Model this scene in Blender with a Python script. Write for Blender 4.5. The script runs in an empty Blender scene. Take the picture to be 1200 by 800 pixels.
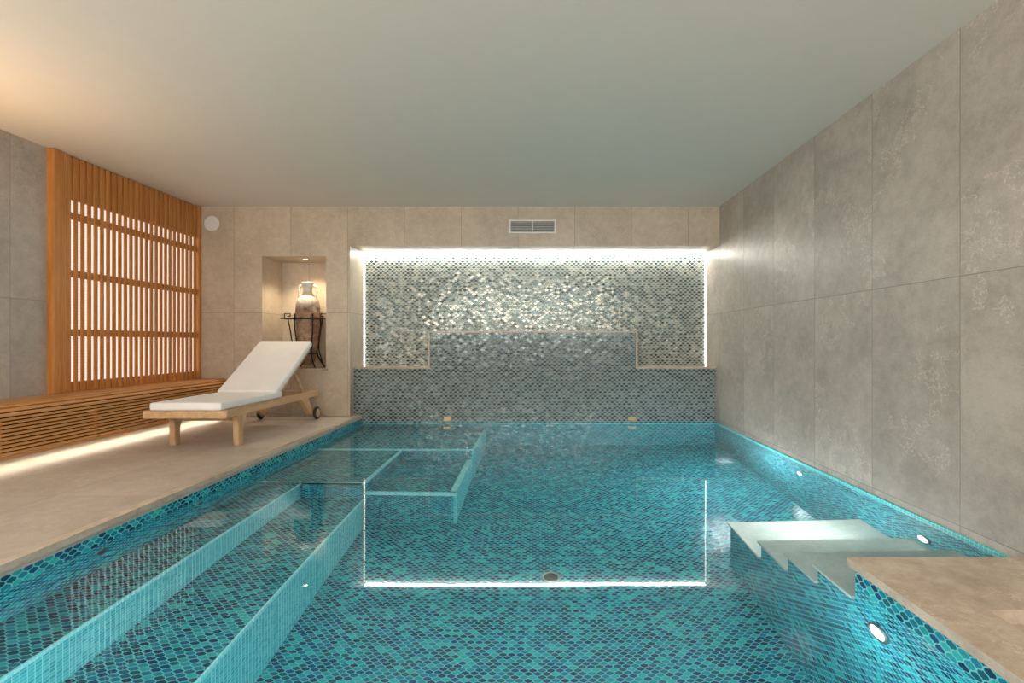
import bpy, bmesh, math, random
from mathutils import Vector, Matrix
random.seed(4)
scene = bpy.context.scene
COL = scene.collection
scene.view_settings.view_transform = 'Standard'
scene.view_settings.look = 'None'

CH = 0.83
# ------------------------------------------------------------ node helpers
class NT:
    def __init__(s, mat):
        mat.use_nodes = True
        s.t = mat.node_tree; s.n = s.t.nodes; s.l = s.t.links
        s.n.clear()
        s.out = s.n.new('ShaderNodeOutputMaterial')
    def link(s, a, b): s.l.new(a, b)
    def new(s, typ, **kw):
        nd = s.n.new(typ)
        for k, v in kw.items(): setattr(nd, k, v)
        return nd
    def m(s, op, a, b=None, c=None):
        nd = s.n.new('ShaderNodeMath'); nd.operation = op
        for i, v in enumerate((a, b, c)):
            if v is None: continue
            if isinstance(v, (int, float)): nd.inputs[i].default_value = v
            else: s.l.new(v, nd.inputs[i])
        return nd.outputs[0]
    def mixc(s, f, a, b):
        nd = s.n.new('ShaderNodeMix'); nd.data_type = 'RGBA'
        for idx, v in ((0, f), (6, a), (7, b)):
            if isinstance(v, (int, float)): nd.inputs[idx].default_value = v
            elif isinstance(v, tuple): nd.inputs[idx].default_value = (*v, 1) if len(v) == 3 else v
            else: s.l.new(v, nd.inputs[idx])
        return nd.outputs[2]
    def mulc(s, a, b):
        nd = s.n.new('ShaderNodeMix'); nd.data_type = 'RGBA'; nd.blend_type = 'MULTIPLY'
        nd.inputs[0].default_value = 1
        for idx, v in ((6, a), (7, b)):
            if isinstance(v, tuple): nd.inputs[idx].default_value = (*v, 1)
            else: s.l.new(v, nd.inputs[idx])
        return nd.outputs[2]
    def ramp(s, fac, stops, interp='LINEAR'):
        nd = s.n.new('ShaderNodeValToRGB'); cr = nd.color_ramp; cr.interpolation = interp
        while len(cr.elements) < len(stops): cr.elements.new(0.5)
        for e, (p, c) in zip(cr.elements, stops):
            e.position = p; e.color = (*c, 1)
        s.l.new(fac, nd.inputs[0]); return nd.outputs[0]
    def noise(s, vec, scale, detail=4, rough=.55):
        nd = s.n.new('ShaderNodeTexNoise')
        nd.inputs['Scale'].default_value = scale; nd.inputs['Detail'].default_value = detail
        nd.inputs['Roughness'].default_value = rough
        if vec is not None: s.l.new(vec, nd.inputs['Vector'])
        return nd.outputs['Fac']
    def comb(s, x, y, z=0.0):
        nd = s.n.new('ShaderNodeCombineXYZ')
        for i, v in enumerate((x, y, z)):
            if isinstance(v, (int, float)): nd.inputs[i].default_value = v
            else: s.l.new(v, nd.inputs[i])
        return nd.outputs[0]
    def white(s, vec):
        nd = s.n.new('ShaderNodeTexWhiteNoise'); nd.noise_dimensions = '3D'
        s.l.new(vec, nd.inputs['Vector']); return nd.outputs['Value'], nd.outputs['Color']
    def bsdf(s, color=None, rough=.5, metal=0.0, spec=.5, normal=None):
        b = s.n.new('ShaderNodeBsdfPrincipled')
        for k, v in (('Base Color', color), ('Roughness', rough), ('Metallic', metal), ('Specular IOR Level', spec), ('Normal', normal)):
            if v is None: continue
            if isinstance(v, (int, float)): b.inputs[k].default_value = v
            elif isinstance(v, tuple): b.inputs[k].default_value = (*v, 1)
            else: s.l.new(v, b.inputs[k])
        s.l.new(b.outputs[0], s.out.inputs['Surface']); return b
    def bump(s, h, strength=.2, dist=.01):
        nd = s.n.new('ShaderNodeBump'); nd.inputs['Strength'].default_value = strength
        nd.inputs['Distance'].default_value = dist
        s.l.new(h, nd.inputs['Height']); return nd.outputs[0]

def M(name): return bpy.data.materials.new(name)

def stone_tile(name, base, dark, w, h, u0, v0, gap=.003, seamcol=.7, rough=.4, veins=.3, mott=1.0):
    mt = M(name); t = NT(mt)
    uv = t.new('ShaderNodeTexCoord').outputs['UV']
    sp = t.new('ShaderNodeSeparateXYZ'); t.link(uv, sp.inputs[0])
    a = t.m('DIVIDE', t.m('SUBTRACT', sp.outputs[0], u0), w)
    b = t.m('DIVIDE', t.m('SUBTRACT', sp.outputs[1], v0), h)
    fa = t.m('ABSOLUTE', t.m('SUBTRACT', t.m('FRACT', a), .5))
    fb = t.m('ABSOLUTE', t.m('SUBTRACT', t.m('FRACT', b), .5))
    sa = t.m('GREATER_THAN', fa, .5 - gap / w * .5)
    sb = t.m('GREATER_THAN', fb, .5 - gap / h * .5)
    seam = t.m('MAXIMUM', sa, sb)
    cell = t.comb(t.m('FLOOR', a), t.m('FLOOR', b), 3.3)
    rv, rc = t.white(cell)
    sc = t.new('ShaderNodeVectorMath', operation='SCALE'); t.link(rc, sc.inputs[0]); sc.inputs['Scale'].default_value = 7
    ad = t.new('ShaderNodeVectorMath', operation='ADD'); t.link(uv, ad.inputs[0]); t.link(sc.outputs[0], ad.inputs[1])
    n1 = t.noise(ad.outputs[0], 2.2, 6, .6)
    n2 = t.noise(ad.outputs[0], 14, 8, .7)
    n3 = t.noise(ad.outputs[0], 90, 3, .6)
    f = t.m('ADD', t.m('MULTIPLY', n1, .55), t.m('MULTIPLY', n2, .45))
    c = t.ramp(f, [(.38, dark), (.60, base)])
    v = t.m('ABSOLUTE', t.m('SUBTRACT', t.noise(ad.outputs[0], 2.3, 7, .7), .5))
    pm = t.m('GREATER_THAN', t.noise(ad.outputs[0], 1.3, 2), .50)
    vv = t.m('MULTIPLY', t.m('MULTIPLY', t.m('LESS_THAN', v, .005), pm), veins)
    c = t.mixc(vv, c, tuple(min(1, x * 1.4) for x in base))
    dk = t.m('MULTIPLY', t.m('GREATER_THAN', t.noise(ad.outputs[0], 55, 4, .6), .66), .25)
    c = t.mixc(dk, c, tuple(x * .6 for x in dark))
    tone = t.m('ADD', .94, t.m('MULTIPLY', rv, .10))
    tone = t.m('MULTIPLY', tone, t.m('ADD', .85, t.m('MULTIPLY', n3, .30)))
    c = t.mulc(c, t.comb(tone, tone, tone))
    c = t.mixc(t.m('MULTIPLY', seam, 1.0), c, tuple(x * seamcol for x in dark))
    nb = t.bump(t.m('SUBTRACT', t.m('MULTIPLY', n2, .3), seam), .25, .002)
    t.bsdf(c, rough, normal=nb)
    return mt

def mosaic(name, cols, grout, w=.05, h=.05, rough=.2, wob=.10, edge=.08, jitter=.12, square=False, spec=.5, glit=0):
    mt = M(name); t = NT(mt)
    uv = t.new('ShaderNodeTexCoord').outputs['UV']
    sp = t.new('ShaderNodeSeparateXYZ'); t.link(uv, sp.inputs[0])
    u = t.m('DIVIDE', sp.outputs[0], w); v = t.m('DIVIDE', sp.outputs[1], h)
    if square: a, b = u, v
    else:
        a0 = t.m('ADD', u, v); b0 = t.m('SUBTRACT', u, v)
        a = t.m('ADD', a0, t.m('MULTIPLY', t.m('SINE', t.m('MULTIPLY', b0, 6.2832)), wob))
        b = t.m('ADD', b0, t.m('MULTIPLY', t.m('SINE', t.m('MULTIPLY', a0, 6.2832)), wob))
    ea = t.m('ABSOLUTE', t.m('SUBTRACT', t.m('FRACT', a), .5))
    eb = t.m('ABSOLUTE', t.m('SUBTRACT', t.m('FRACT', b), .5))
    e = t.m('MAXIMUM', ea, eb)
    g = t.m('GREATER_THAN', e, .5 - edge)
    rv, rc = t.white(t.comb(t.m('FLOOR', a), t.m('FLOOR', b), 1.7))
    n = len(cols)
    c = t.ramp(rv, [(i / n, col) for i, col in enumerate(cols)], 'CONSTANT')
    big = t.noise(uv, 1.5, 3)
    tone = t.m('ADD', .8, t.m('MULTIPLY', big, .4))
    c = t.mulc(c, t.comb(tone, tone, tone))
    c = t.mixc(g, c, grout)
    geo = t.new('ShaderNodeNewGeometry')
    sb = t.new('ShaderNodeVectorMath', operation='SUBTRACT'); t.link(rc, sb.inputs[0]); sb.inputs[1].default_value = (.5, .5, .5)
    sc = t.new('ShaderNodeVectorMath', operation='SCALE'); t.link(sb.outputs[0], sc.inputs[0]); sc.inputs['Scale'].default_value = jitter
    ad = t.new('ShaderNodeVectorMath', operation='ADD'); t.link(geo.outputs['Normal'], ad.inputs[0]); t.link(sc.outputs[0], ad.inputs[1])
    nm = t.new('ShaderNodeVectorMath', operation='NORMALIZE'); t.link(ad.outputs[0], nm.inputs[0])
    r = t.m('ADD', rough, t.m('MULTIPLY', g, .5))
    met = t.m('MULTIPLY', t.m('SUBTRACT', 1, g), glit) if glit else 0.0
    t.bsdf(c, r, metal=met, spec=spec, normal=nm.outputs[0])
    return mt

def wood(name, c1, c2, axis=1, rough=.4, scale=1.0):
    mt = M(name); t = NT(mt)
    tc = t.new('ShaderNodeTexCoord').outputs['Object']
    mp = t.new('ShaderNodeMapping'); t.link(tc, mp.inputs[0])
    s = [14 * scale] * 3; s[axis] = 1.2 * scale
    mp.inputs['Scale'].default_value = s
    n1 = t.noise(mp.outputs[0], 1.6, 5, .6); n2 = t.noise(mp.outputs[0], 8, 3, .6)
    f = t.m('ADD', t.m('MULTIPLY', n1, .7), t.m('MULTIPLY', n2, .3))
    c = t.ramp(f, [(.35, c1), (.62, c2)])
    t.bsdf(c, rough, normal=t.bump(n2, .15, .002))
    return mt

def plain(name, col, rough=.5, metal=0.0, nscale=8, amt=.08, bump=.0):
    mt = M(name); t = NT(mt)
    tc = t.new('ShaderNodeTexCoord').outputs['Object']
    n = t.noise(tc, nscale, 5)
    c = t.ramp(n, [(.3, tuple(x * (1 - amt) for x in col)), (.7, tuple(min(1, x * (1 + amt)) for x in col))])
    t.bsdf(c, rough, metal, normal=t.bump(t.noise(tc, nscale * 20, 3), bump, .002) if bump else None)
    return mt

def emit(name, col, strength, base=(.8, .8, .8)):
    mt = M(name); t = NT(mt)
    b = t.bsdf(base, .4)
    b.inputs['Emission Color'].default_value = (*col, 1); b.inputs['Emission Strength'].default_value = strength
    return mt

# ------------------------------------------------------------ materials
m_wr = stone_tile('stone_right', (.50, .45, .395), (.345, .305, .265), .634, 1.2, 2.415, 1.144, .004, .65, veins=.6)
m_wl = stone_tile('stone_left', (.46, .42, .37), (.34, .31, .275), .634, 1.2, 3.63, 1.144, .004)
m_wb = stone_tile('stone_back', (.58, .485, .375), (.44, .36, .275), .634, 1.2, -.219, 1.15, .004, .6)
m_fl = stone_tile('stone_floor', (.54, .475, .41), (.40, .35, .30), .60, 1.2, -2.0, .3, .004, .75, .38)
m_marble = stone_tile('marble_cap', (.62, .52, .42), (.40, .32, .245), 3.0, 3.0, .6, .4, .002, 1, .25, .3)
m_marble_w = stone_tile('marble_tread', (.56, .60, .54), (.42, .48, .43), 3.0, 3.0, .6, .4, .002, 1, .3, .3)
m_ceil = plain('ceiling_paint', (.76, .715, .64), .9, amt=.01)
m_mback = mosaic('mosaic_silver', [(.035, .06, .065), (.14, .18, .175), (.26, .29, .265), (.06, .105, .115), (.36, .38, .34), (.11, .15, .145)], (.46, .48, .43),
                 .055, .046, .20, jitter=.075, glit=.4, wob=.05, edge=.10)
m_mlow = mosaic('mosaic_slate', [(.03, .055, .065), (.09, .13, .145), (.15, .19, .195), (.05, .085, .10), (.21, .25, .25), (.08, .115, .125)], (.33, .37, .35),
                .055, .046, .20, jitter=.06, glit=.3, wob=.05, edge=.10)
m_pool = mosaic('mosaic_teal', [(.002, .04, .10), (.006, .14, .22), (.015, .30, .36), (.002, .07, .18), (.03, .42, .43), (.008, .20, .31), (.004, .095, .135)],
                (.12, .54, .57), .042, .038, .2, jitter=.06, edge=.075, wob=.08)
m_cyan = mosaic('mosaic_cyan', [(.05, .50, .56), (.08, .58, .62), (.04, .44, .52), (.11, .62, .64)], (.3, .78, .8), .025, .025, .25,
                square=True, jitter=.05, edge=.07)
m_edge = mosaic('mosaic_edge', [(.30, .82, .84), (.36, .86, .86), (.26, .78, .82)], (.55, .9, .9), .025, .025, .25, square=True, jitter=.03, edge=.05)
m_wood = wood('screen_wood', (.42, .16, .038), (.60, .26, .07), 2)
m_woody = wood('bench_wood', (.46, .21, .065), (.62, .31, .11), 1)
m_teak = wood('teak', (.44, .27, .14), (.60, .40, .23), 1)
m_teakz = wood('teak_leg', (.44, .27, .14), (.60, .40, .23), 2)
m_cush = plain('white_canvas', (.78, .77, .76), .9, nscale=5, amt=.03, bump=.1)
m_black = plain('black_iron', (.02, .018, .016), .5, .6)
m_rubber = plain('dark_rubber', (.03, .03, .03), .7)
m_steel = plain('steel', (.45, .45, .44), .3, 1.0)
m_brass = plain('brass', (.45, .36, .24), .35, 1.0)
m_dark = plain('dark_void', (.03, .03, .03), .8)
m_white = plain('white_paint', (.75, .74, .72), .5, amt=.02)
m_led = emit('led_white', (1, .97, .90), 55)
m_leds = emit('led_white_side', (1, .97, .88), 5)
m_ledw = emit('led_warm', (1, .86, .66), 20)
m_lamp = emit('pool_lamp', (1, .97, .9), 6)
m_spot = emit('niche_lamp', (1, .85, .6), 15)

m_blind = M('backlit_blind'); t = NT(m_blind)
tc = t.new('ShaderNodeTexCoord').outputs['UV']
sp = t.new('ShaderNodeSeparateXYZ'); t.link(tc, sp.inputs[0])
fr = t.m('FRACT', t.m('MULTIPLY', sp.outputs[1], 40))
st = t.m('ADD', .65, t.m('MULTIPLY', t.m('GREATER_THAN', fr, .3), .5))
b = t.bsdf((.8, .78, .72), .6)
b.inputs['Emission Color'].default_value = (1, .97, .92, 1); t.link(t.m('MULTIPLY', st, .75), b.inputs['Emission Strength'])

m_amph = M('amphora_clay'); t = NT(m_amph)
tc = t.new('ShaderNodeTexCoord').outputs['Object']
sp = t.new('ShaderNodeSeparateXYZ'); t.link(tc, sp.inputs[0])
n = t.noise(tc, 9, 8, .7); n2 = t.noise(tc, 30, 5, .7)
clay = t.ramp(n, [(.35, (.12, .07, .045)), (.5, (.29, .18, .115)), (.65, (.46, .34, .24))])
z = t.m('ADD', sp.outputs[2], t.m('MULTIPLY', t.m('SUBTRACT', n, .5), .25))
f = t.new('ShaderNodeMapRange'); t.link(z, f.inputs[0]); f.inputs[1].default_value = .66; f.inputs[2].default_value = .76
c = t.mixc(f.outputs[0], clay, t.ramp(n2, [(.35, (.5, .45, .37)), (.6, (.75, .71, .63))]))
t.bsdf(c, .8, normal=t.bump(n2, .6, .01))

m_water = M('water'); t = NT(m_water)
tc = t.new('ShaderNodeTexCoord').outputs['Object']
nn = t.noise(tc, 2.2, 2, .4)
g = t.new('ShaderNodeBsdfGlass'); g.inputs['IOR'].default_value = 1.34; g.inputs['Roughness'].default_value = 0.02
g.inputs['Color'].default_value = (.93, .99, 1, 1)
t.link(t.bump(nn, .014, .05), g.inputs['Normal'])
t.link(g.outputs[0], t.out.inputs['Surface'])

# ------------------------------------------------------------ mesh helpers
def finish(me, name, mats, parent=None):
    for m_ in mats: me.materials.append(m_)
    ob = bpy.data.objects.new(name, me); COL.objects.link(ob)
    if parent is not None: ob.parent = parent
    return ob

def boxes(name, lst, parent=None, xmat=None):
    mats = []; bm = bmesh.new(); uvl = bm.loops.layers.uv.new('UVMap')
    def mi(m_):
        if m_ not in mats: mats.append(m_)
        return mats.index(m_)
    for b_ in lst:
        x0, x1, y0, y1, z0, z1, mt = b_[:7]; xm = b_[7] if len(b_) > 7 else mt
        vs = [bm.verts.new((x, y, z)) for x in (x0, x1) for y in (y0, y1) for z in (z0, z1)]
        F = [((0, 1, 3, 2), 0), ((4, 6, 7, 5), 0), ((0, 4, 5, 1), 1), ((2, 3, 7, 6), 1), ((0, 2, 6, 4), 2), ((1, 5, 7, 3), 2)]
        for idx, ax in F:
            f = bm.faces.new([vs[i] for i in idx])
            f.material_index = mi(xm if ax < 2 else mt)
            for lp in f.loops:
                c = lp.vert.co
                lp[uvl].uv = (c.y, c.z) if ax == 0 else (c.x, c.z) if ax == 1 else (c.x, c.y)
    bm.normal_update()
    me = bpy.data.meshes.new(name); bm.to_mesh(me); bm.free()
    return finish(me, name, mats, parent)

def empty(name, loc=(0, 0, 0)):
    e = bpy.data.objects.new(name, None); e.location = loc; e.empty_display_size = .1
    COL.objects.link(e); return e

def rbox(name, c, size, mat, parent=None, bev=.004, rotx=0, seg=2, smooth=False):
    bm = bmesh.new(); bmesh.ops.create_cube(bm, size=1)
    bmesh.ops.scale(bm, vec=size, verts=bm.verts)
    if bev: bmesh.ops.bevel(bm, geom=bm.edges[:], offset=bev, segments=seg, affect='EDGES', profile=.6)
    if rotx: bmesh.ops.rotate(bm, cent=(0, 0, 0), matrix=Matrix.Rotation(rotx, 3, 'X'), verts=bm.verts)
    bmesh.ops.translate(bm, vec=c, verts=bm.verts)
    me = bpy.data.meshes.new(name); bm.to_mesh(me); bm.free()
    if smooth:
        for p in me.polygons: p.use_smooth = True
    return finish(me, name, [mat], parent)

def cyl(name, c, r, d, axis, mat, parent=None, seg=32, bev=0.0):
    bm = bmesh.new(); bmesh.ops.create_cone(bm, cap_ends=True, segments=seg, radius1=r, radius2=r, depth=d)
    if bev: bmesh.ops.bevel(bm, geom=[e for e in bm.edges if len(e.link_faces) == 2 and any(len(f.verts) > 4 for f in e.link_faces)], offset=bev, segments=2, affect='EDGES')
    R = {'x': Matrix.Rotation(math.pi / 2, 3, 'Y'), 'y': Matrix.Rotation(math.pi / 2, 3, 'X'), 'z': Matrix.Identity(3)}[axis]
    bmesh.ops.rotate(bm, cent=(0, 0, 0), matrix=R, verts=bm.verts)
    bmesh.ops.translate(bm, vec=c, verts=bm.verts)
    me = bpy.data.meshes.new(name); bm.to_mesh(me); bm.free()
    return finish(me, name, [mat], parent)

def ring(name, c, R, r, axis, mat, parent=None, seg=40, rs=10):
    bm = bmesh.new(); rows = []
    for i in range(seg):
        a = 2 * math.pi * i / seg; row = []
        for j in range(rs):
            b_ = 2 * math.pi * j / rs
            p = Vector(((R + r * math.cos(b_)) * math.cos(a), (R + r * math.cos(b_)) * math.sin(a), r * math.sin(b_)))
            row.append(bm.verts.new(p))
        rows.append(row)
    for i in range(seg):
        for j in range(rs):
            bm.faces.new((rows[i][j], rows[(i + 1) % seg][j], rows[(i + 1) % seg][(j + 1) % rs], rows[i][(j + 1) % rs])).smooth = True
    Rm = {'x': Matrix.Rotation(math.pi / 2, 3, 'Y'), 'y': Matrix.Rotation(math.pi / 2, 3, 'X'), 'z': Matrix.Identity(3)}[axis]
    bmesh.ops.rotate(bm, cent=(0, 0, 0), matrix=Rm, verts=bm.verts)
    bmesh.ops.translate(bm, vec=c, verts=bm.verts)
    me = bpy.data.meshes.new(name); bm.to_mesh(me); bm.free()
    return finish(me, name, [mat], parent)

def lathe(name, prof, loc, mat, parent=None, seg=48):
    bm = bmesh.new(); rows = []
    for r, z in prof:
        rows.append([bm.verts.new((r * math.cos(2 * math.pi * i / seg), r * math.sin(2 * math.pi * i / seg), z)) for i in range(seg)])
    for a, b_ in zip(rows, rows[1:]):
        for i in range(seg):
            bm.faces.new((a[i], a[(i + 1) % seg], b_[(i + 1) % seg], b_[i])).smooth = True
    bm.faces.new(rows[0][::-1])
    me = bpy.data.meshes.new(name); bm.to_mesh(me); bm.free()
    ob = finish(me, name, [mat], parent); ob.location = loc; return ob

def tube(name, pts, r, mat, parent=None, smooth=False, cyclic=False):
    cu = bpy.data.curves.new(name, 'CURVE'); cu.dimensions = '3D'; cu.bevel_depth = r; cu.bevel_resolution = 3; cu.use_fill_caps = True
    if smooth:
        sp = cu.splines.new('BEZIER'); sp.bezier_points.add(len(pts) - 1)
        for p, q in zip(sp.bezier_points, pts):
            p.co = q; p.handle_left_type = p.handle_right_type = 'AUTO'
    else:
        sp = cu.splines.new('POLY'); sp.points.add(len(pts) - 1)
        for p, q in zip(sp.points, pts): p.co = (*q, 1)
    sp.use_cyclic_u = cyclic
    cu.materials.append(mat)
    ob = bpy.data.objects.new(name, cu); COL.objects.link(ob)
    if parent is not None: ob.parent = parent
    return ob

def prism_x(name, poly, x0, x1, mat, parent=None, bev=.004):
    bm = bmesh.new()
    a = [bm.verts.new((x0, y, z)) for y, z in poly]; b_ = [bm.verts.new((x1, y, z)) for y, z in poly]
    n = len(poly)
    bm.faces.new(a[::-1]); bm.faces.new(b_)
    for i in range(n): bm.faces.new((a[i], a[(i + 1) % n], b_[(i + 1) % n], b_[i]))
    bmesh.ops.recalc_face_normals(bm, faces=bm.faces)
    if bev: bmesh.ops.bevel(bm, geom=bm.edges[:], offset=bev, segments=2, affect='EDGES')
    me = bpy.data.meshes.new(name); bm.to_mesh(me); bm.free()
    return finish(me, name, [mat], parent)

# ------------------------------------------------------------ room shell
XL, XR, YB, YF, ZC = -3.81, 2.03, 5.61, -2.0, 2.335
PF = -1.27; WZ = -.10; PN = .6
boxes('ceiling', [(XL - .15, XR + .15, YF - .15, 6.25, ZC, ZC + .12, m_ceil)])
boxes('wall_right', [(XR, XR + .15, YF - .15, 6.25, WZ - .005, ZC, m_wr)])
boxes('wall_left', [(XL - .15, XL, YF - .15, 6.25, -.05, ZC, m_wl)])
boxes('wall_front', [(XL, XR, YF - .15, YF, -.05, ZC, m_wb)])
NX0, NX1, NZ0, NZ1, NYB = -3.076, -2.362, .525, 1.78, 6.06
RX0, RZ1, RYB, LY = -2.095, 1.897, 6.08, 5.74
boxes('wall_back', [
    (XL, NX0, YB, 6.25, -.05, ZC, m_wb),
    (NX0, NX1, YB, 6.25, -.05, NZ0, m_wb),
    (NX0, NX1, YB, 6.25, NZ1, ZC, m_wb),
    (NX0, NX1, NYB, 6.25, NZ0, NZ1, m_wb),
    (NX1, RX0, YB, 6.25, -.05, ZC, m_wb),
    (RX0, XR, YB, 6.25, RZ1, ZC, m_wb)])
boxes('mosaic_wall_back', [(RX0, XR, RYB, 6.25, PF, RZ1, m_mback)])
CX0, CX1, CZ, LZ = -1.228, 1.12, .93, .52
boxes('mosaic_ledge_wall', [
    (RX0, XR, LY, RYB, WZ, LZ, m_mlow), (CX0, CX1, LY - .002, RYB, LZ, CZ, m_mlow),
    (RX0, XR, LY, RYB, PF, WZ, m_pool)])
boxes('trim_ledge_cap', [
    (RX0, CX0, LY - .015, RYB, LZ, LZ + .022, m_marble), (CX1, XR, LY - .015, RYB, LZ, LZ + .022, m_marble),
    (CX0 - .02, CX1 + .02, LY - .015, RYB, CZ, CZ + .022, m_marble),
    (CX0 - .02, CX0, LY - .015, RYB, LZ + .022, CZ, m_marble), (CX1, CX1 + .02, LY - .015, RYB, LZ + .022, CZ, m_marble)])
boxes('trim_niche_sill', [(NX0 - .0, NX1 + .02, YB - .02, NYB, NZ0 - .02, NZ0 + .004, m_marble)])
boxes('floor', [
    (XL, -2.0, YF, YB + .0, -.05, 0, m_fl), (-2.095, -2.0, YB, LY, -.05, 0, m_fl),
    (-2.0, XR, YF, PN, -.05, 0, m_fl)])
boxes('trim_coping', [(-2.03, -1.985, PN, LY - .015, -.028, .002, m_marble)])
boxes('pool_basin', [
    (-2.2, -2.0, PN - .1, YB, -1.4, -.05, m_pool), (-2.095, -2.0, YB, LY, -1.4, -.05, m_pool), (XR, XR + .15, PN - .1, LY, -1.4, WZ - .005, m_pool),
    (-2.2, XR + .15, PN - .2, PN, -1.4, -.05, m_pool), (-2.2, XR + .15, PN, LY, -1.4, PF, m_pool)])
boxes('trim_waterline', [(XR - .012, XR, 1.93, LY, WZ - .06, WZ + .006, m_cyan), (RX0 + .1, XR - .012, LY - .012, LY, WZ - .06, WZ + .004, m_cyan)])
boxes('pool_steps', [
    (-2.0, -1.70, PN, 3.6, PF, -.42, m_pool, m_cyan), (-1.70, -1.25, PN, 3.6, PF, -.75, m_pool, m_cyan),
    (-1.70, -1.692, PN, 3.6, -.445, -.417, m_edge), (-1.25, -1.242, PN, 3.6, -.775, -.747, m_edge)])
boxes('pool_bench', [
    (-2.0, -1.26, 3.6, 4.6, PF, -.40, m_pool), (-1.26, -.62, 3.7, 4.6, PF, -.70, m_pool),
    (-2.0, -.60, 4.6, LY - .013, PF, -.34, m_pool),
    (-.62, -.60, 3.7, 4.585, PF, -.695, m_cyan), (-.60, -.585, 4.6, LY - .013, PF, -.335, m_cyan),
    (-.645, -.60, 3.68, 4.585, -.695, -.688, m_edge), (-1.26, -.60, 3.68, 3.7, -.75, -.688, m_edge), (-2, -.58, 4.58, 4.6, -.39, -.333, m_edge),
    (-.60, -.58, 4.6, LY - .013, -.39, -.333, m_edge),
    (-2.0, -1.24, 3.60, 3.62, -.44, -.393, m_edge), (-1.26, -1.24, 3.62, 4.58, -.45, -.393, m_edge)])
PX = 1.21; PY = 1.915
HX0, HX1, HY0, HY1 = 1.39, 1.88, 1.42, 1.555
boxes('pool_platform', [
    (PX, XR, PN, PY, -1.27, -.06, m_pool),
    (PX - .02, HX0, PN, PY + .02, -.03, 0, m_marble), (HX1, XR, PN, PY + .02, -.03, 0, m_marble),
    (HX0, HX1, PN, HY0, -.03, 0, m_marble), (HX0, HX1, HY1, PY + .02, -.03, 0, m_marble),
    (PX, HX0, PN, PY, -.06, -.03, m_pool), (HX1, XR, PN, PY, -.06, -.03, m_pool),
    (HX0, HX1, PN, HY0, -.06, -.03, m_marble), (HX0, HX1, HY1, PY, -.06, -.03, m_marble),
    (HX0, HX1, HY0, HY1, -.06, -.045, m_marble)])
sl = []; y0 = PY
for zt, y1 in ((-.20, 2.17), (-.36, 2.43), (-.53, 2.72), (-.72, 3.15)):
    sl.append((PX, XR, y0, y1, PF, zt - .025, m_pool))
    sl.append((PX - .015, XR, y0, y1 + .015, zt - .025, zt, m_marble_w))
    y0 = y1
boxes('pool_entry_stairs', sl)
bm = bmesh.new()
vs = [bm.verts.new(p) for p in ((-2, PN, WZ), (XR, PN, WZ), (XR, LY, WZ), (-2, LY, WZ))]
bm.faces.new(vs); me = bpy.data.meshes.new('pool_water'); bm.to_mesh(me); bm.free()
finish(me, 'pool_water', [m_water])

# ------------------------------------------------------------ LED in recess
led = empty('cove_led_strip')
boxes('strip_top', [(RX0 + .02, XR - .02, RYB - .05, RYB - .02, RZ1 - .012, RZ1 - .001, m_led)], led)
boxes('strip_side_1', [(RX0 + .001, RX0 + .006, RYB - .02, RYB - .005, LZ + .03, RZ1 - .02, m_leds)], led)
boxes('strip_side_2', [(XR - .006, XR - .001, RYB - .02, RYB - .005, LZ + .03, RZ1 - .02, m_leds)], led)

# ------------------------------------------------------------ slatted screen
scr = empty('slatted_wood_screen', (XL, 4.75, 0)); 
def P(o): 
    o.parent = scr; o.matrix_parent_inverse = scr.matrix_basis.inverted(); return o
SY0, SY1, SZ0, SZ1 = 3.90, YB, .422, ZC - .005
P(boxes('backlit_panel', [(XL + .001, XL + .008, SY0 + .06, SY1 - .02, SZ0, 2.0, m_blind), (XL + .001, XL + .008, SY0 + .06, SY1 - .02, 2.0, SZ1, m_wood)]))
P(boxes('post_1', [(XL, XL + .06, SY0, SY0 + .05, SZ0, SZ1, m_wood), (XL, XL + .052, SY0 + .06, SY0 + .11, SZ0, SZ1, m_wood)]))
P(boxes('post_2', [(XL, XL + .06, SY1 - .04, SY1, SZ0, SZ1, m_wood)]))
rails = []
for zc, hh in ((.90, .06), (1.38, .06), (1.85, .06), (.462, .08), (2.15, .34)):
    rails.append((XL + .012, XL + .03, SY0 + .05, SY1 - .03, zc - hh / 2, zc + hh / 2, m_wood))
P(boxes('rails', rails))
sl = []; y = SY0 + .125
while y < SY1 - .05:
    sl.append((XL + .032, XL + .042, y, y + .034, SZ0, SZ1, m_wood)); y += .062
P(boxes('slats', sl))

# ------------------------------------------------------------ bench
bn = empty('slatted_wood_bench', (-3.62, 2, 0))
def PB(o): o.parent = bn; o.matrix_parent_inverse = bn.matrix_basis.inverted(); return o
BX = -3.43; BT = .42; sl = []
x = XL + .005
while x < BX - .08:
    sl.append((x, x + .052, YF + .05, YB - .005, BT - .02, BT, m_woody)); x += .060
PB(boxes('top_slats', sl))
for i in range(4):
    a = math.radians(8 + i * 25)
    cy_, cz_ = BX - .065, BT - .075
    rr = .07
    o = rbox('nose_slat_%d' % (i + 1), (0, 0, 0), (.012, YB - YF - .06, .024), m_woody, None, .003)
    o.rotation_euler = (0, -a, 0); o.location = (cy_ + rr * math.cos(a), (YB + YF) / 2, cz_ + rr * math.sin(a)); PB(o)
sl = []; z = .318
while z > .08:
    sl.append((BX - .012, BX + .002, YF + .05, YB - .005, z, z + .016, m_woody)); z -= .025
PB(boxes('front_slats', sl))
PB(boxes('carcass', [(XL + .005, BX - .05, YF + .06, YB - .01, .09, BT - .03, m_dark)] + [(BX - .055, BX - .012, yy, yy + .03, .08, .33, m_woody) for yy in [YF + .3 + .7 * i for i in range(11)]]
         + [(BX - .05, BX - .01, YF + .05, YB - .005, .065, .085, m_woody)] + [(XL + .02, XL + .10, yy, yy + .08, 0, .09, m_woody) for yy in (-1.5, .5, 2.5, 4.5)]))
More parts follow.
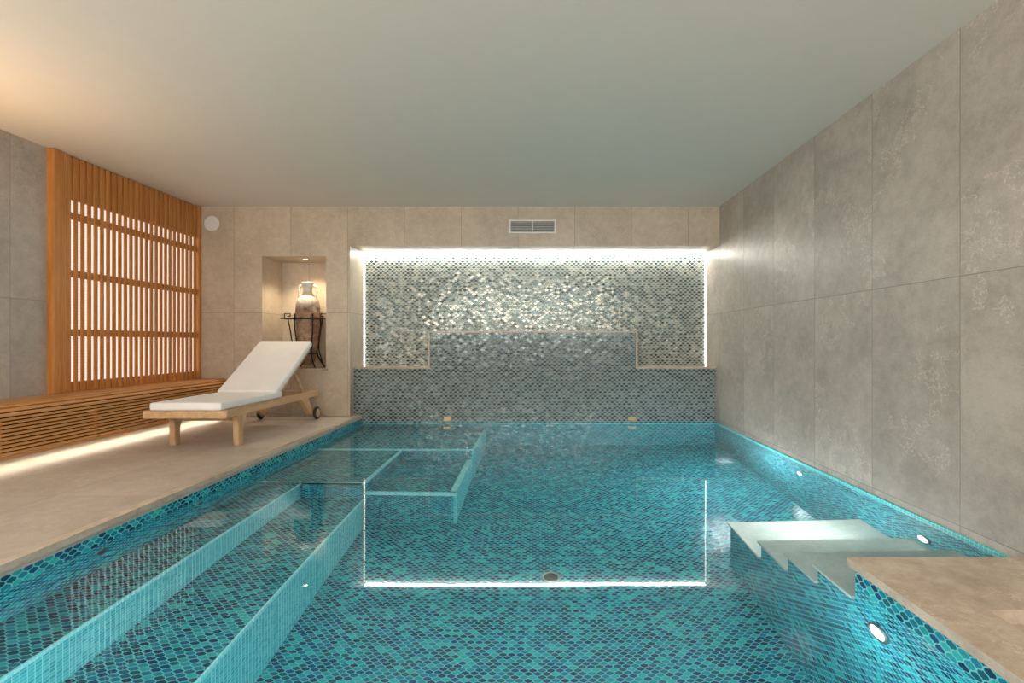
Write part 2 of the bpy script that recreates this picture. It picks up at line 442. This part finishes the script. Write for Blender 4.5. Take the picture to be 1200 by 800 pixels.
PB(boxes('under_led', [(BX - .10, BX - .075, YF + .1, YB - .05, .072, .088, m_ledw)]))

# ------------------------------------------------------------ sun lounger
lg = empty('sun_lounger', (-2.67, 4.6, 0))
def PL(o): o.parent = lg; o.matrix_parent_inverse = lg.matrix_basis.inverted(); return o
xa, xb = -2.94, -2.375
XC = (xa + xb) / 2
for i, xx in enumerate((xa + .02, xb - .02)):
    PL(rbox('side_rail_%d' % (i + 1), (xx, 4.63, .275), (.032, 1.66, .065), m_teak, None, .006))
PL(rbox('foot_rail', (XC, 3.80, .277), (.64, .04, .06), m_teak, None, .014, seg=3))
PL(rbox('head_rail', (XC, 5.42, .275), (.53, .03, .055), m_teak, None, .006))
PL(rbox('mid_rail', (XC, 4.66, .26), (.53, .03, .05), m_teak, None, .006))
for i in range(10):
    PL(rbox('seat_slat_%d' % (i + 1), (XC, 3.87 + i * .083, .30), (.51, .06, .014), m_teak, None, .003))
leg = [(3.98, .25), (4.12, .25), (4.095, .20), (4.07, .14), (4.065, .07), (4.075, 0), (4.01, 0), (4.0, .07), (4.0, .14), (3.995, .20)]
legr = [(5.06, .25), (5.22, .25), (5.27, .18), (5.33, .11), (5.39, .09), (5.39, .045), (5.33, .04), (5.25, .08), (5.19, .14), (5.12, .20)]
for i, xx in enumerate((xa + .005, xb - .05)):
    PL(prism_x('front_leg_%d' % (i + 1), leg, xx, xx + .045, m_teakz))
    PL(prism_x('rear_leg_%d' % (i + 1), legr, xx, xx + .045, m_teakz))
PL(rbox('front_stretcher', (XC, 4.035, .215), (.50, .025, .04), m_teak, None, .004))
PL(cyl('axle', (XC, 5.37, .068), .009, .62, 'x', m_steel))
for i, xx in enumerate((xa - .016, xb + .016)):
    PL(cyl('tyre_%d' % (i + 1), (xx, 5.37, .068), .068, .026, 'x', m_rubber, bev=.006))
    PL(cyl('wheel_hub_%d' % (i + 1), (xx, 5.37, .068), .048, .034, 'x', m_teak, bev=.004))
    PL(cyl('hub_cap_%d' % (i + 1), (xx, 5.37, .068), .012, .042, 'x', m_steel))
by0, bz0, by1, bz1 = 4.66, .315, 5.32, .74
ang = math.atan2(bz1 - bz0, by1 - by0); L = math.hypot(by1 - by0, bz1 - bz0)
cyb, czb = (by0 + by1) / 2, (bz0 + bz1) / 2
nrm = (-math.sin(ang), math.cos(ang))
for i, xx in enumerate((xa + .055, xb - .055)):
    PL(rbox('back_stile_%d' % (i + 1), (xx, cyb, czb), (.03, L, .035), m_teak, None, .005, ang))
for i in range(8):
    tt = (i + .5) / 8
    PL(rbox('back_slat_%d' % (i + 1), (XC, by0 + (by1 - by0) * tt + nrm[0] * .018, bz0 + (bz1 - bz0) * tt + nrm[1] * .018), (.49, .06, .012), m_teak, None, .003, ang))
for i, xx in enumerate((xa + .10, xb - .10)):
    p0 = (by0 + (by1 - by0) * .62, bz0 + (bz1 - bz0) * .62 - .02); p1 = (5.32, .27)
    a2 = math.atan2(p1[1] - p0[1], p1[0] - p0[0]); l2 = math.hypot(p1[0] - p0[0], p1[1] - p0[1])
    PL(rbox('prop_%d' % (i + 1), (xx, (p0[0] + p1[0]) / 2, (p0[1] + p1[1]) / 2), (.022, l2, .03), m_teak, None, .004, a2))
def cushion(name, c, size, rotx):
    o = rbox(name, c, size, m_cush, None, .022, rotx, seg=5, smooth=True); return PL(o)
cushion('seat_cushion', (XC, 4.245, .338), (.545, .92, .062), 0)
cushion('back_cushion', (XC, cyb + nrm[0] * .055, czb + nrm[1] * .055 + .01), (.545, L + .07, .062), ang)

# ------------------------------------------------------------ amphora with iron stand
AX, AY, AZ = -2.67, 5.84, NZ0 + .004
am = empty('amphora_on_stand', (AX, AY, AZ))
prof = [(.03, .03), (.05, .035), (.072, .07), (.09, .14), (.105, .25), (.118, .38), (.128, .50), (.133, .58), (.133, .64), (.129, .72), (.118, .77), (.092, .81), (.067, .835), (.053, .86), (.048, .89),
        (.050, .92), (.060, .95), (.066, .97), (.064, .985), (.05, .985), (.045, .95)]
body = lathe('amphora_body', prof, (0, 0, 0), m_amph, am)
for s in (-1, 1):
    tube('handle_%d' % (1 if s < 0 else 2), [(s * .05, 0, .945), (s * .085, 0, .94), (s * .10, 0, .90), (s * .098, 0, .85), (s * .092, 0, .80)], .013, m_amph, am, True)
for zz, rr in ((.56, .145), (.16, .105)):
    pts = [(rr * math.cos(a * math.pi / 16), rr * math.sin(a * math.pi / 16), zz) for a in range(32)]
    tube('hoop', pts, .007, m_black, am, False, True)
for i in range(4):
    a = math.pi / 4 + i * math.pi / 2; cx, sy = math.cos(a), math.sin(a)
    tube('stand_leg_%d' % (i + 1), [(.147 * cx, .147 * sy, .62), (.147 * cx, .147 * sy, .50), (.125 * cx, .125 * sy, .30), (.108 * cx, .108 * sy, .16), (.15 * cx, .15 * sy, .07), (.20 * cx, .18 * sy, .006)], .008, m_black, am, True)
for s in (-1, 1):
    y = -.06
    tube('greek_key_%d' % (1 if s < 0 else 2), [(s * .13, y, .56), (s * .24, y, .56), (s * .24, y, .62), (s * .175, y, .62), (s * .175, y, .59), (s * .205, y, .59)], .007, m_black, am)
    tube('side_rod_%d' % (1 if s < 0 else 2), [(s * .20, y, .56), (s * .17, y, .40), (s * .155, y, .22), (s * .19, y, .08), (s * .215, y, .008)], .007, m_black, am, True)
tube('front_bar', [(-.24, -.152, .56), (.24, -.152, .56)], .006, m_black, am)

nl = empty('niche_downlight', (AX + .0, 5.78, NZ1))
ring('bezel', (0, 0, -.002), .03, .006, 'z', m_steel, nl)
cyl('lens', (0, 0, -.002), .026, .004, 'z', m_spot, nl)
spk = empty('round_wall_speaker', (-3.63, YB, 2.144))
cyl('grille', (0, -.006, 0), .078, .012, 'y', m_white, spk, 40, .003)
ring('rim', (0, -.008, 0), .08, .006, 'y', m_white, spk)
vt = empty('air_vent', (-.057, YB, 2.11))
boxes('backing', [(-.245, .245, -.004, 0, -.06, .06, m_dark)], vt)
boxes('frame', [(-.262, .262, -.014, 0, .058, .074, m_white), (-.262, .262, -.014, 0, -.074, -.058, m_white), (-.262, -.243, -.014, 0, -.058, .058, m_white),
                (.243, .262, -.014, 0, -.058, .058, m_white), (-.006, .006, -.014, 0, -.058, .058, m_white)], vt)
for i in range(7):
    rbox('louvre_%d' % (i + 1), (0, -.009, -.048 + i * .016), (.486, .011, .0035), m_white, vt, 0, math.radians(-20))

def fixture(name, loc, axis, sgn, r=.05, lit=True):
    e = empty(name, loc); v = {'x': Vector((sgn, 0, 0)), 'y': Vector((0, sgn, 0)), 'z': Vector((0, 0, 1))}[axis]
    ring('bezel', tuple(v * .004), r, r * .18, axis, m_steel, e)
    cyl('lens', tuple(v * .004), r * .9, .008, axis, m_lamp if lit else m_dark, e)
    return e
def wlamp(loc, W, col=(.97, .97, .97), rad=.08):
    l = bpy.data.lights.new('pool_lamp_light', 'POINT'); l.energy = W; l.color = col; l.shadow_soft_size = rad
    l.cycles.use_multiple_importance_sampling = False
    o = bpy.data.objects.new('pool_lamp_light', l); o.location = loc; COL.objects.link(o); return o
for loc, w_ in (((XR, 3.88, -.46), 27), ((XR, 2.64, -.44), 10)):
    fixture('underwater_light', loc, 'x', -1, .04); wlamp((loc[0] - .45, loc[1] + .4, loc[2]), w_)
fixture('underwater_light', (PX, 1.78, -.33), 'x', -1, .045); wlamp((PX - .30, 1.78, -.40), 5)
for loc in ((-2.0, 2.3, -.20), (-2.0, 2.97, -.20), (-2.0, 4.4, -.20)):
    fixture('pool_wall_jet', loc, 'x', 1, .03, False)
fixture('floor_drain', (.08, 3.05, PF), 'z', 1, .05, False)
for xx in (-1.0, 0.1):  # unseen near-wall lamps, added to light the pool more evenly
    fixture('underwater_light', (xx, PN, -.6), 'y', 1); wlamp((xx, PN + .3, -.45), 16)
for xx in (-1.03, 1.08):
    e = empty('water_spout', (xx, LY, -.055))
    rbox('plate', (0, -.004, 0), (.09, .008, .06), m_brass, e, .002)
    rbox('lip', (0, -.03, -.012), (.075, .05, .012), m_brass, e, .003)

# ------------------------------------------------------------ lights
def area(name, loc, rot, sx, sy, W, col=(1, 1, 1)):
    l = bpy.data.lights.new(name, 'AREA'); l.shape = 'RECTANGLE'; l.size = sx; l.size_y = sy; l.energy = W; l.color = col
    o = bpy.data.objects.new(name, l); o.location = loc; o.rotation_euler = rot; COL.objects.link(o); return o
WC = (1, .945, .87)
area('window_daylight', (-.4, YF + .03, 1.62), (math.radians(90), 0, 0), 5.0, 1.1, 160, WC)
area('added_side_fill', (XL + .03, .5, 1.35), (0, math.radians(-90), 0), 1.3, 3.6, 50, WC)  # out-of-view fill added to brighten the room, not a known window
sp_ = bpy.data.lights.new('niche_spot', 'SPOT'); sp_.energy = 30; sp_.color = (1, .82, .58); sp_.spot_size = math.radians(120); sp_.spot_blend = .7; sp_.shadow_soft_size = .02
o = bpy.data.objects.new('niche_spot', sp_); o.location = (AX, 5.78, NZ1 - .02); COL.objects.link(o)
sc = empty('added_sconce', (XL, 2.6, 1.35))  # made-up sconce out of view, goes with the added warm light
lathe('shade', [(.03, 0), (.06, .01), (.075, .16), (.072, .16), (.057, .02)], (.09, 0, -.08), m_white, sc)
rbox('arm', (.03, 0, -.03), (.07, .03, .02), m_steel, sc)
l = bpy.data.lights.new('added_warm_uplight', 'SPOT'); l.energy = 38; l.color = (1, .62, .32); l.spot_size = math.radians(140); l.spot_blend = 1; l.shadow_soft_size = .08  # added out of view to warm the upper left ceiling
o = bpy.data.objects.new('added_warm_uplight', l); o.location = (XL + .35, 2.7, 1.20); o.rotation_euler = (math.pi, 0, 0); COL.objects.link(o)

w = bpy.data.worlds.new('world'); scene.world = w; w.use_nodes = True
w.node_tree.nodes['Background'].inputs[0].default_value = (.5, .55, .6, 1); w.node_tree.nodes['Background'].inputs[1].default_value = .3
scene.view_settings.exposure = .05

# ------------------------------------------------------------ camera
cd = bpy.data.cameras.new('camera'); cd.sensor_width = 36; cd.lens = 17.67; cd.shift_x = -.025; cd.clip_start = .05
co = bpy.data.objects.new('camera', cd); co.location = (0, 0, CH); co.rotation_euler = (math.radians(90), 0, 0); COL.objects.link(co)
scene.camera = co
